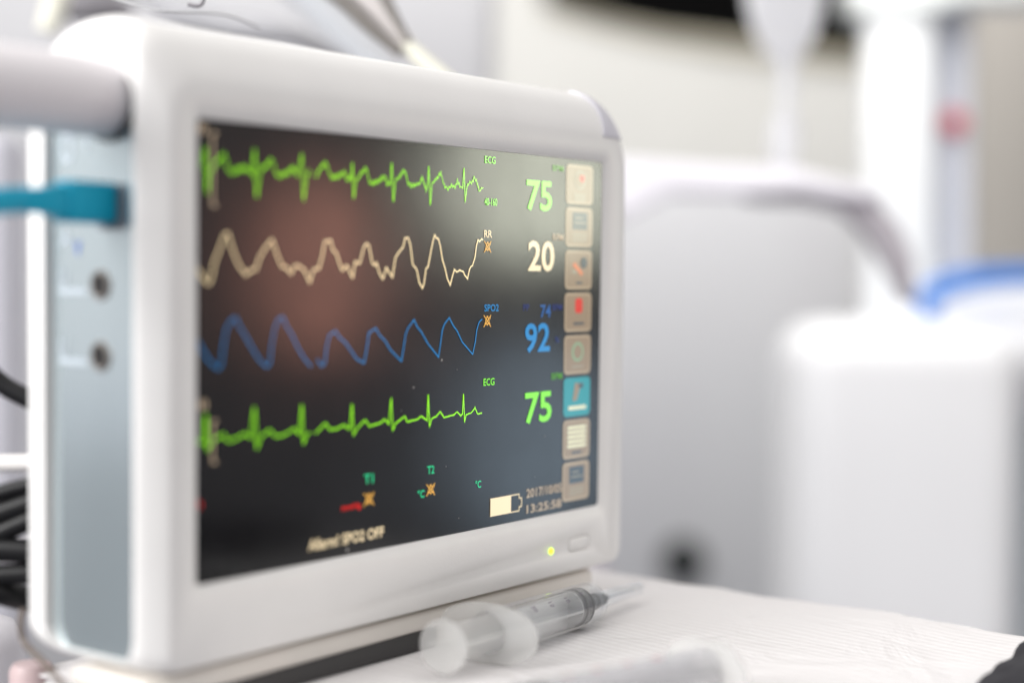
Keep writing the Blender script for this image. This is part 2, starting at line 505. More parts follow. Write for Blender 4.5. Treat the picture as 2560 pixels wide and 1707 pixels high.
def block(name, u0, v0, u1, v1, Z, depth, m, parent=None, r=0.01, seg=4):
    c = at((u0 + u1) / 2, (v0 + v1) / 2, Z) + HF * depth / 2
    return rbox(name, c, ((u1 - u0) / 3911 * Z, depth, (v1 - v0) / 3911 * Z), r, m, parent, seg, ROT)


o = rbox('wall', room(0.3, 4.6, 0.6), (8.0, 0.1, 3.6), 0, BW, None, 1, ROT)
o['kind'] = 'structure'
o = rbox('floor', room(0.3, 2.3, -1.22), (8.0, 4.6, 0.04), 0, FL, None, 1, ROT)
o['kind'] = 'structure'

# ------------------------------------------------------------ table and cloth
t = empty('table', (0.05, -0.05, TABLE_Z - 0.03), 'white table under the cloth that carries the monitor', 'table')
TW = mat('white_laminate', (0.7, 0.69, 0.69), 0.4)
rbox('tabletop', (0.1725, -0.0625, TABLE_Z - 0.0155), (0.340, 0.335, 0.026), 0.004, TW, t)
for sx in (0.03, 0.31):
    for sy in (-0.20, 0.08):
        rbox('leg', (sx, sy, TABLE_Z - 0.61), (0.03, 0.03, 1.16), 0.003, TW, t)


def cloth():
    m = bpy.data.materials.new('white_woven_cloth')
    m.use_nodes = True
    nt = m.node_tree
    b = nt.nodes['Principled BSDF']
    b.inputs['Roughness'].default_value = 0.9
    b.inputs['Specular IOR Level'].default_value = 0.15
    tc = nt.nodes.new('ShaderNodeTexCoord')
    bumps = []
    for rot, sc, dist in ((0.12, 330, 2.5), (1.5708, 420, 1.5)):
        mp = nt.nodes.new('ShaderNodeMapping')
        mp.inputs['Rotation'].default_value = (0, 0, rot)
        wv = nt.nodes.new('ShaderNodeTexWave')
        wv.inputs['Scale'].default_value = sc / 6.28
        wv.inputs['Distortion'].default_value = dist * 2.2
        wv.inputs['Detail'].default_value = 2
        wv.inputs['Detail Scale'].default_value = 0.35
        nt.links.new(tc.outputs['Object'], mp.inputs[0])
        nt.links.new(mp.outputs[0], wv.inputs['Vector'])
        bumps.append(wv)
    ad = nt.nodes.new('ShaderNodeMath')
    ad.operation = 'MULTIPLY_ADD'
    ad.inputs[1].default_value = 0.35
    nt.links.new(bumps[1].outputs['Fac'], ad.inputs[0])
    nt.links.new(bumps[0].outputs['Fac'], ad.inputs[2])
    bp = nt.nodes.new('ShaderNodeBump')
    bp.inputs['Strength'].default_value = 0.15
    bp.inputs['Distance'].default_value = 0.0008
    nt.links.new(ad.outputs[0], bp.inputs['Height'])
    cn = nt.nodes.new('ShaderNodeTexNoise')          # soft creases
    cn.inputs['Scale'].default_value = 26
    cn.inputs['Detail'].default_value = 3
    cn.inputs['Distortion'].default_value = 1.2
    nt.links.new(tc.outputs['Object'], cn.inputs['Vector'])
    b2 = nt.nodes.new('ShaderNodeBump')
    b2.inputs['Strength'].default_value = 0.5
    b2.inputs['Distance'].default_value = 0.006
    nt.links.new(cn.outputs['Fac'], b2.inputs['Height'])
    nt.links.new(bp.outputs[0], b2.inputs['Normal'])
    nt.links.new(b2.outputs[0], b.inputs['Normal'])
    cr = nt.nodes.new('ShaderNodeMix')
    cr.data_type = 'RGBA'
    cr.inputs['A'].default_value = (0.765, 0.74, 0.74, 1)
    cr.inputs['B'].default_value = (0.81, 0.79, 0.79, 1)
    nt.links.new(bumps[0].outputs['Fac'], cr.inputs['Factor'])
    nt.links.new(cr.outputs['Result'], b.inputs['Base Color'])
    X0, X1, Y0, Y1 = 0.001, 0.356, -0.235, 0.11
    nx, ny = 150, 120
    V, F = [], []
    for j in range(ny + 1):
        for i in range(nx + 1):
            x = X0 + (X1 + 0.035 - X0) * i / nx
            y = Y0 + (Y1 - Y0) * j / ny
            z = TABLE_Z + 0.0012 * math.sin(x * 23 + y * 31 + 1.1) * math.sin(y * 27 - x * 12) * min(1, max(0, (x - 0.26) / 0.05) + max(0, (-0.17 - y) / 0.03))
            edge = X1 - 0.008 + 0.0025 * math.sin(y * 42) + 0.0012 * math.sin(y * 133)
            if x > edge:                                   # the hem hangs over the table's edge
                k = (x - edge)
                x = edge + 0.004 * (1 - math.exp(-k / 0.004)) + 0.003 * math.sin(y * 60) * min(1, k / 0.02)
                z -= max(0, k - 0.003) * 1.2
            V.append((x, y, z))
    for j in range(ny):
        for i in range(nx):
            a = j * (nx + 1) + i
            F.append((a, a + 1, a + nx + 2, a + nx + 1))
    o = link('cloth', pm('cloth', V, F), None, m, 60)
    sol = o.modifiers.new('thick', 'SOLIDIFY')
    sol.thickness = 0.0008
    sol.offset = -1
    return tag(o, 'white ribbed woven cloth spread over the table under the monitor and syringes', 'cloth')


cloth()

# ------------------------------------------------------------ the patient monitor
mon = empty('patient_monitor', (0.14, 0.035, TABLE_Z),
            'white bedside monitor with dark screen showing green, cream and blue traces', 'monitor')
ST = [(-0.0020, -0.0148, 0.2955, -0.0310, 0.1900, 0.020, 0.006),
      (-0.0015, -0.0156, 0.2985, -0.0318, 0.1945, 0.021, 0.007),
      (0.0000, -0.0176, 0.3012, -0.0325, 0.1990, 0.022, 0.008),
      (0.0025, -0.0205, 0.3035, -0.0329, 0.2040, 0.023, 0.009),
      (0.0060, -0.0237, 0.3048, -0.0330, 0.2095, 0.024, 0.010),
      (0.0100, -0.0245, 0.3052, -0.0330, 0.2135, 0.025, 0.010),
      (0.0150, -0.0245, 0.3052, -0.0330, 0.2165, 0.026, 0.010),
      (0.0220, -0.0245, 0.3052, -0.0330, 0.2185, 0.027, 0.010),
      (0.0300, -0.0245, 0.3052, -0.0330, 0.2194, 0.027, 0.010),
      (0.0380, -0.0245, 0.3052, -0.0330, 0.2192, 0.027, 0.010),
      (0.0460, -0.0245, 0.3052, -0.0330, 0.2180, 0.027, 0.010),
      (0.0540, -0.0245, 0.3052, -0.0330, 0.2152, 0.026, 0.010),
      (0.0610, -0.0245, 0.3052, -0.0325, 0.2105, 0.025, 0.010),
      (0.0680, -0.0243, 0.3048, -0.0315, 0.2035, 0.024, 0.010),
      (0.0735, -0.0232, 0.3032, -0.0295, 0.1950, 0.022, 0.010),
      (0.0765, -0.0205, 0.3005, -0.0265, 0.1870, 0.020, 0.009),
      (0.0780, -0.0160, 0.2960, -0.0220, 0.1790, 0.018, 0.008)]


def ring(s, off=0.0, n=12):
    y, xl, xr, zb, zt, rt, rb = s
    out = []
    rl = max(0.009, 0.0155 - 0.0007 * max(0, y * 1000))
    for cx, cz, r, a0 in ((xr - rt, zt - rt, rt, 0), (xl + rl, zt - rl, rl, 90), (xl + rb, zb + rb, rb, 180), (xr - rb, zb + rb, rb, 270)):
        for i in range(n + 1):
            a = math.radians(a0 + 90 * i / n)
            out.append(Vector((cx + (r + off) * math.cos(a), y, cz + (r + off) * math.sin(a))))
    return out


def spline_stations(k=3):
    out = []
    for i in range(len(ST) - 1):
        for q in range(k):
            t = q / k
            a, b, c, d = ST[max(i - 1, 0)], ST[i], ST[i + 1], ST[min(i + 2, len(ST) - 1)]
            out.append(tuple(0.5 * ((2 * B) + (C - A) * t + (2 * A - 5 * B + 4 * C - D) * t * t + (3 * B - A - 3 * C + D) * t ** 3)
                             for A, B, C, D in zip(a, b, c, d)))
    out.append(ST[-1])
    return out


def solid(name, rings, m=None):
    n = len(rings[0])
    V = [v for r in rings for v in r]
    F = [tuple(range(n)), tuple((len(rings) - 1) * n + q for q in range(n - 1, -1, -1))]
    for i in range(len(rings) - 1):
        F += [(i * n + q, (i + 1) * n + q, (i + 1) * n + (q + 1) % n, i * n + (q + 1) % n) for q in range(n)]
    me = pm(name, V, F)
    bm = bmesh.new()
    bm.from_mesh(me)
    bmesh.ops.recalc_face_normals(bm, faces=bm.faces)
    bm.to_mesh(me)
    bm.free()
    return me


SW, SH = 0.2787, 0.180
body = link('case', solid('case', [ring(s) for s in spline_stations()]), None, CASE)
cut_me = []
# pocket of the display: sloping surround down to the glass
A = rrect(-0.0085, -0.0075, SW + 0.0075, SH + 0.0065, 0.006)
Bq = rrect(-0.0004, -0.0004, SW + 0.0004, SH + 0.0004, 0.0022)
cut_me.append(solid('c1', [[Vector((x, -0.004, z)) for x, z in rrect(-0.0165, -0.0145, SW + 0.0155, SH + 0.013, 0.008)] if False else
                           [Vector((x, -0.0045, z)) for x, z in rrect(-0.0125, -0.0125, SW + 0.0135, SH + 0.0125, 0.009)],
                           [Vector((x, -0.0003, z)) for x, z in Bq], [Vector((x, 0.0012, z)) for x, z in Bq]]))
# recess in the left side
cut_me.append(solid('c2', [[Vector((-0.06, y, z)) for y, z in rrect(0.0080, -0.0290, 0.0622, 0.1965, 0.010)],
                           [Vector((-0.0200, y, z)) for y, z in rrect(0.0080, -0.0290, 0.0622, 0.1965, 0.010)]]))
# slot round the power key
cut_me.append(solid('c3', [[Vector((x, -0.004, z)) for x, z in rrect(0.2497, -0.0217, 0.2688, -0.0141, 0.0028)],
                           [Vector((x, -0.0008, z)) for x, z in rrect(0.2497, -0.0217, 0.2688, -0.0141, 0.0028)]]))
for cm in cut_me:
    c = link('cutter', cm)
    md = body.modifiers.new('b', 'BOOLEAN')
    md.object = c
    md.operation = 'DIFFERENCE'
    md.solver = 'EXACT'
bv = body.modifiers.new('e', 'BEVEL')
bv.width = 0.0007
bv.segments = 2
bv.limit_method = 'ANGLE'
bv.angle_limit = math.radians(38)
bv.use_clamp_overlap = True
bpy.context.view_layer.update()
dg = bpy.context.evaluated_depsgraph_get()
new = bpy.data.meshes.new_from_object(body.evaluated_get(dg))
body.modifiers.clear()
body.data = new
for c in [o for o in COL.objects if o.name.startswith('cutter')]:
    bpy.data.objects.remove(c)
if not new.materials:
    new.materials.append(CASE)
soften(new, 32)
keep(body, mon)

# lens of the alarm lamp wrapped round the top right corner
V, F, seen = [], [], {}
secs = [q for q in spline_stations(9) if q[0] < 0.022]
grid = [ring(q, 0.0005, 60)[:61] for q in secs]
for i in range(len(grid) - 1):
    for q in range(60):
        quad = [(i, q), (i, q + 1), (i + 1, q + 1), (i + 1, q)]
        c_ = sum((grid[a][b] for a, b in quad), Vector()) / 4
        if c_.x > 0.2765 - (c_.z - 0.196) * 0.30 and c_.z > 0.1940:
            f_ = []
            for k_ in quad:
                if k_ not in seen:
                    seen[k_] = len(V)
                    V.append(grid[k_[0]][k_[1]])
                f_.append(seen[k_])
            F.append(tuple(f_))
al = link('alarm_lens', pm('alarm_lens', V, F), None, ALARM, 60)
keep(al, mon)
sm = al.modifiers.new('t', 'SOLIDIFY')
sm.thickness = 0.0012
sm.offset = 0

# display
scr = link('screen', pm('screen', [(x, 0.0, z) for x, z in rrect(-0.0003, -0.0003, SW + 0.0003, SH + 0.0003, 0.002)],
                        [tuple(range(24))]), None, SCREEN)
keep(scr, mon)
bm_ = bmesh.new(); bm_.from_mesh(scr.data)
for f in bm_.faces:
    if f.normal.y > 0:
        f.normal_flip()
bm_.to_mesh(scr.data); bm_.free()


def resample(pts, step):
    out = [pts[0]]
    for a, b in zip(pts, pts[1:]):
        L = math.hypot(b[0] - a[0], b[1] - a[1])
        n = max(1, int(L / step))
        steep = abs(b[1] - a[1]) > 2.2 * abs(b[0] - a[0])
        for i in range(1, n + 1):
            out.append((a[0] + (b[0] - a[0]) * i / n, a[1] + (b[1] - a[1]) * i / n, steep))
    return [(p[0], p[1], p[2] if len(p) > 2 else False) for p in out]


def jitter(pts, step, amp):
    rs = resample(pts, step)
    out = []
    s = 1
    for i, (x_, z_, st) in enumerate(rs):
        if st or i == 0:
            out.append((x_, z_))
        else:
            s = -s
            out.append((x_, z_ + s * amp * random.uniform(0.35, 1.1)))
    return out


ribbons('waveform', [(jitter([p for p in TR['ecg_a1'] if p[0] > 0.2], 0.9, 1.15), 0.42), (jitter(TR['ecg_a2'], 0.85, 1.0), 0.42)], -0.0003, GLOW['wave_green'], scr)['label'] = 'noisy green trace along the top of the screen'


def inside(pts):
    """cut the line at the display's left edge"""
    out = []
    for a, b in zip(pts, pts[1:]):
        if a[0] < 0.3 <= b[0]:
            k = (0.3 - a[0]) / (b[0] - a[0])
            out.append((0.3, a[1] + (b[1] - a[1]) * k))
        elif a[0] >= 0.3:
            out.append(a)
    out.append(pts[-1])
    return out


ribbons('waveform', [(jitter(inside(TR['rr']), 1.1, 0.10), 0.72)], -0.0003, GLOW['wave_cream'], scr)['label'] = 'cream breathing trace'
ribbons('waveform', [(jitter(inside(TR['spo_a']), 1.1, 0.06), 0.55), (jitter(TR['spo_b'], 1.1, 0.06), 0.55)], -0.0003, GLOW['wave_blue'], scr)['label'] = 'blue pulse trace'
ribbons('waveform', [(jitter(inside(TR['ecg_b1']), 0.55, 0.24), 0.5), (jitter(TR['ecg_b2'], 0.55, 0.24), 0.5)], -0.0003, GLOW['wave_green'], scr)['label'] = 'smooth green trace low on the screen'
for (x0, z1), (x1, z0) in BARS:
    ribbons('scale_bar', [([(x0 + 2.2, z1), (x0, z1), (x0, z0), (x0 + 2.2, z0)], 0.9)], -0.00042, GLOW['dimcream'], scr)
for s, c, x0, z0, x1, z1 in TX:
    if x0 < 0:
        s, x0 = 'Hg', 0.0004 * 1000
    big = (z1 - z0) > 10
    text_fit('reading' if big else 'caption', s, (x0 / 1000, z0 / 1000, x1 / 1000, z1 / 1000), -0.00025, GLOW[c], scr, 0.02 if big else 0.014)


def bell(x0, z0, x1, z1):
    """alarm bell struck out with a cross"""
    w_, h_ = x1 - x0, z1 - z0
    P = lambda a, b: (x0 + a * w_, z0 + b * h_)
    lw = 0.5
    outline = [P(0.16, 0.26), P(0.24, 0.34), P(0.30, 0.62), P(0.40, 0.78), P(0.50, 0.84), P(0.60, 0.78), P(0.70, 0.62), P(0.76, 0.34), P(0.84, 0.26), P(0.14, 0.26)]
    ribbons('alarm_icon', [(outline, lw), ([P(0.02, 1.0), P(0.98, 0.0)], lw), ([P(0.98, 1.0), P(0.02, 0.0)], lw),
                           ([P(0.40, 0.90), P(0.60, 0.90)], lw), ([P(0.42, 0.16), P(0.58, 0.16)], lw),
                           ([P(0.82, 0.62), P(0.90, 0.78), P(0.86, 0.92)], lw * 0.8)], -0.0003, GLOW['amber'], scr)


for b_ in BELLS:
    bell(*b_)

# touch keys down the right side
ICONM = ['btn', 'btn_edge', 'icon_dark', 'icon_grey', 'icon_red', 'icon_orange', 'icon_green', 'icon_pale', 'btn_teal']


def key(i, x0, z0, x1, z1):
    V, F, MI = [], [], []

    def poly(pts, m, lay):
        b = len(V)
        V.extend([Vector((x_ / 1000, -0.0002 - 0.00008 * lay, z_ / 1000)) for x_, z_ in pts])
        F.append(tuple(range(b, b + len(pts))))
        MI.append(ICONM.index(m))

    def box(a0, b0, a1, b1, m, lay=3, r=0.0):
        X0, Z0, X1, Z1 = x0 + a0 * w_, z0 + b0 * h_, x0 + a1 * w_, z0 + b1 * h_
        poly(rrect(X0, Z0, X1, Z1, max(r, 0.05), 3), m, lay)

    def disc(a, b, rx, rz, m, lay=3):
        poly([(x0 + w_ * (a + rx * math.cos(t_ * 0.349)), z0 + h_ * (b + rz * math.sin(t_ * 0.349))) for t_ in range(18)], m, lay)

    w_, h_ = x1 - x0, z1 - z0
    teal = i == 5
    poly(rrect(x0, z0, x1, z1, 2.6), 'btn_teal' if teal else 'btn_edge', 0)
    if not teal:
        poly(rrect(x0 + 1.3, z0 + 1.3, x1 - 1.3, z1 - 1.3, 1.7), 'btn', 1)
    if i == 0:
        box(0.28, 0.08, 0.72, 0.12, 'icon_grey'); box(0.28, 0.15, 0.72, 0.19, 'icon_grey'); box(0.28, 0.22, 0.72, 0.26, 'icon_grey')
        disc(0.5, 0.62, 0.22, 0.24, 'icon_grey', 2); disc(0.5, 0.62, 0.17, 0.19, 'btn', 3); disc(0.58, 0.66, 0.09, 0.09, 'icon_red', 4)
    if i in (1, 7):
        box(0.24, 0.44, 0.80, 0.88, 'icon_dark', 2)
        box(0.30, 0.60, 0.74, 0.63, 'icon_grey', 4); box(0.34, 0.72, 0.60, 0.75, 'icon_grey', 4)
        for q in range(3):
            box(0.24, 0.14 + q * 0.08, 0.80, 0.18 + q * 0.08, 'icon_grey')
    if i == 2:
        poly([(x0 + w_ * a, z0 + h_ * b) for a, b in ((0.26, 0.62), (0.60, 0.34), (0.66, 0.42), (0.34, 0.70))], 'icon_orange', 3)
        disc(0.68, 0.68, 0.13, 0.15, 'icon_dark', 4); disc(0.34, 0.45, 0.10, 0.06, 'icon_grey', 2); box(0.40, 0.14, 0.64, 0.19, 'icon_dark')
    if i == 3:
        box(0.38, 0.48, 0.66, 0.86, 'icon_red', 2, 1.8); box(0.32, 0.18, 0.72, 0.24, 'icon_dark')
    if i == 4:
        disc(0.5, 0.57, 0.22, 0.25, 'icon_green', 2); disc(0.5, 0.57, 0.16, 0.19, 'btn', 3); box(0.28, 0.17, 0.72, 0.22, 'icon_grey')
    if i == 5:
        box(0.18, 0.17, 0.84, 0.27, 'icon_pale', 2)
        poly([(x0 + w_ * a, z0 + h_ * b) for a, b in ((0.32, 0.40), (0.48, 0.40), (0.58, 0.68), (0.74, 0.84), (0.40, 0.86), (0.38, 0.70))], 'btn', 3)
        box(0.55, 0.72, 0.72, 0.84, 'icon_dark', 4)
    if i == 6:
        for q in range(5):
            box(0.16, 0.28 + q * 0.12, 0.86, 0.36 + q * 0.12, 'icon_pale', 2)
        box(0.32, 0.12, 0.70, 0.18, 'icon_dark', 2)
    me = pm('touch_key', V, F)
    for n_ in ICONM:
        me.materials.append(GLOW[n_])
    for p_, k_ in zip(me.polygons, MI):
        p_.material_index = k_
    o = link('touch_key', me, None)
    keep(o, scr)
    if teal:
        o['label'] = 'teal touch key'


for i in range(8):
    z0 = 4.4 + 21.87 * i
    key(7 - i, 246.3, z0 + 0.2, 270.3, z0 + 20.3)
# battery symbol
bx0, bx1, bz0, bz1 = 185.9, 209.2, 4.4, 13.2
ribbons('battery_icon', [([(bx0, bz1 - .25), (bx1, bz1 - .25), (bx1, 10.9), (bx1 + 2.0, 10.9), (bx1 + 2.0, 6.6), (bx1, 6.6), (bx1, bz0 + .25), (bx0, bz0 + .25)], 0.5)], -0.00025, GLOW['cream'], scr)
keep(link('battery_icon', pm('battery_fill', [(bx0 / 1000, -0.00035, bz0 / 1000), (0.2024, -0.00035, bz0 / 1000), (0.2024, -0.00035, bz1 / 1000), (bx0 / 1000, -0.00035, bz1 / 1000)], [(0, 1, 2, 3)]), None, GLOW['cream']), scr)
DUSTM = mat('dust_white', (0.5, 0.48, 0.46), 0.9)
for x_, z_, r_ in ((148.2, 81.6, 0.55), (128.4, 70.0, 0.45), (159.3, 76.7, 0.2), (161.8, 6.7, 0.25), (85.4, 1.9, 0.7), (152.0, 32.0, 0.2), (230, 40, .25), (222, 20, .2), (120, 60, .2)):
    lathe('dust_speck', [(0, 0), (0, r_ / 1000), (0.0002, r_ / 2000), (0.0003, 0)], (x_ / 1000, -0.0002, z_ / 1000), (0, -1, 0), DUSTM, scr, 8)

# power key, lamp, little marks on the front
PK = mat('power_key_plastic', (0.79, 0.78, 0.765), 0.4)
prism('power_key', [(x, -0.0008, z) for x, z in rrect(0.2502, -0.0212, 0.2683, -0.0146, 0.0024)], (0, -0.0016, 0), PK, mon, 0.0005)
lathe('status_lamp', [(-0.001, 0.0), (-0.001, 0.00165), (0.0003, 0.0016), (0.0009, 0.0011), (0.0011, 0)], (0.2343, -0.002, -0.0187), (0, -1, 0), LEDM, mon, 20)

# side panel, its sockets and print
prism('side_panel', [(-0.0201, y, z) for y, z in rrect(0.0083, -0.0287, 0.0619, 0.1962, 0.0097)], (-0.0003, 0, 0), PANEL, mon)
RIMM = mat('socket_rim', (0.24, 0.22, 0.20), 0.5)
HOLE = mat('socket_hole', (0.01, 0.008, 0.008), 0.6)
for z_ in (0.1159, 0.0883):
    so = lathe('socket', [(0, 0.0060), (0.0007, 0.0058), (0.0012, 0.0052), (0.0010, 0.0046), (0.0004, 0.0043)], (-0.0204, 0.0318, z_), (-1, 0, 0), RIMM, mon, 32)
    lathe('socket_bore', [(0.0003, 0.0), (0.0003, 0.0043), (0.0006, 0.0046)], (-0.0204, 0.0318, z_), (-1, 0, 0), HOLE, so, 24)
    lathe('contact_pin', [(0.0003, 0.0014), (0.0012, 0.0012), (0.0013, 0)], (-0.0204, 0.0330, z_), (-1, 0, 0), HOLE, so, 12)
INK = mat('pale_print', (0.47, 0.53, 0.58), 0.5)
BINK = mat('blue_print', (0.12, 0.22, 0.62), 0.5)


def side_mark(y0, z0, y1, z1, m, s=None):
    if s:
        me = text_mesh(s, 0.03)
        xs = [v.co.x for v in me.vertices]; ys = [v.co.y for v in me.vertices]
        for v in me.vertices:
            a = (v.co.x - min(xs)) / (max(xs) - min(xs)); b = (v.co.y - min(ys)) / (max(ys) - min(ys))
            v.co = Vector((-0.0207, y0 + (y1 - y0) * a, z0 + (z1 - z0) * b))
        me.materials.clear()
    else:
        me = pm('m', [(-0.0207, y0, z0), (-0.0207, y1, z0), (-0.0207, y1, z1), (-0.0207, y0, z1)], [(0, 1, 2, 3)])
    o = link('printed_mark', me, None, m)
    keep(o, mon)


for z_ in (0.1159, 0.0883):
    side_mark(0.0575, z_ - 0.001, 0.0525, z_ + 0.006, INK, 'U')
    side_mark(0.0575, z_ - 0.004, 0.0400, z_ - 0.0015, INK)
side_mark(0.0565, 0.163, 0.0480, 0.176, INK, 'O')
side_mark(0.0440, 0.168, 0.0370, 0.178, INK, 'T')
side_mark(0.0565, 0.130, 0.0500, 0.138, INK, 'A')
side_mark(0.0475, 0.1270, 0.0440, 0.1330, BINK, 'V')

# grey bar that sticks out sideways over the recess
lathe('side_bar', [(0.0, 0.0), (0.0, 0.0132), (0.0018, 0.0146), (0.005, 0.0150), (0.115, 0.0158), (0.121, 0.0145), (0.124, 0.010), (0.1245, 0)], (-0.0208, 0.0262, 0.1872), (-1, 0, 0), BARM, mon, 64)
lathe('bar_joint', [(-0.0002, 0.0166), (0.0010, 0.0166), (0.0013, 0.0155)], (-0.0206, 0.0262, 0.1872), (-1, 0, 0), FOOT, mon, 48)

# base plate and rubber foot
rbox('base_plate', (0.1270, 0.0240, -0.0390), (0.302, 0.0460, 0.0088), 0.0028, CREAM, mon, 4)
rbox('neck', (0.138, 0.033, -0.0338), (0.288, 0.054, 0.0030), 0.0, CREAM, mon, 1)
rbox('rubber_foot', (0.0655, 0.0200, -0.0474), (0.165, 0.038, 0.0092), 0.0015, FOOT, mon, 2)
rbox('base_block', (0.2135, 0.0235, -0.0468), (0.127, 0.043, 0.0100), 0.0025, CREAM, mon, 3)

# ------------------------------------------------------------ teal plug in the side
TEAL = mat('teal_plastic', (0.0, 0.40, 0.60), 0.4, 0.4)
PORT_SHADE = mat('port_shade_grey', (0.20, 0.22, 0.25), 0.6)
prism('port_shade_plate', [(-0.0204, y, z) for y, z in rrect(0.0165, 0.1372, 0.0340, 0.1545, 0.002)], (-0.0004, 0, 0), PORT_SHADE, mon)  # port plate, its dark colour put in for the shadow beside the plug
pl = empty('sensor_cable', (-0.021, 0.030, 0.147), 'teal sensor plug with its cable pushed into the panel beside the screen', 'cable')
rbox('plug', (-0.0322, 0.0262, 0.1472), (0.0224, 0.0120, 0.0158), 0.0022, TEAL, pl)
prism('strain_relief', [(-0.0430, 0.0215, 0.1540), (-0.0430, 0.0215, 0.1406), (-0.0510, 0.0225, 0.1422), (-0.0600, 0.0235, 0.1420), (-0.0600, 0.0235, 0.1518), (-0.0510, 0.0225, 0.1520)], (0, 0.009, 0), TEAL, pl, 0.0014)
tube('cord', [(-0.059, 0.0280, 0.1470), (-0.066, 0.0285, 0.1464), (-0.076, 0.029, 0.1448), (-0.095, 0.031, 0.1435), (-0.15, 0.04, 0.135), (-0.22, 0.06, 0.06)], 0.0050, TEAL, pl)

# ------------------------------------------------------------ syringes
CLEAR = clear_mat('clear_plastic', (0.96, 0.967, 0.975), 0.0, (0.8, 0.82, 0.86), 0.06)
MILKY = clear_mat('milky_plastic', (0.97, 0.97, 0.97), 0.36, (0.90, 0.90, 0.89), 0.2)
FROST = clear_mat('frosted_plastic', (0.97, 0.97, 0.98), 0.16, (0.92, 0.92, 0.94), 0.25)
RUB = mat('black_rubber', (0.012, 0.013, 0.016), 0.35, 0.5)
STEEL = mat('needle_steel', (0.6, 0.62, 0.65), 0.25, metal=1.0)
HUB = mat('dark_hub', (0.10, 0.11, 0.11), 0.4)
PRINT = mat('grey_print', (0.22, 0.20, 0.23), 0.6)
REDP = mat('red_print', (0.45, 0.20, 0.20), 0.6)


def ring_wall(r0, r1, d0, d1, e=0.0002):
    return [(d0, r0), (d0, r1 - e), (d0 + e, r1), (d1 - e, r1), (d1, r1 - e), (d1, r0), (d0, r0)]


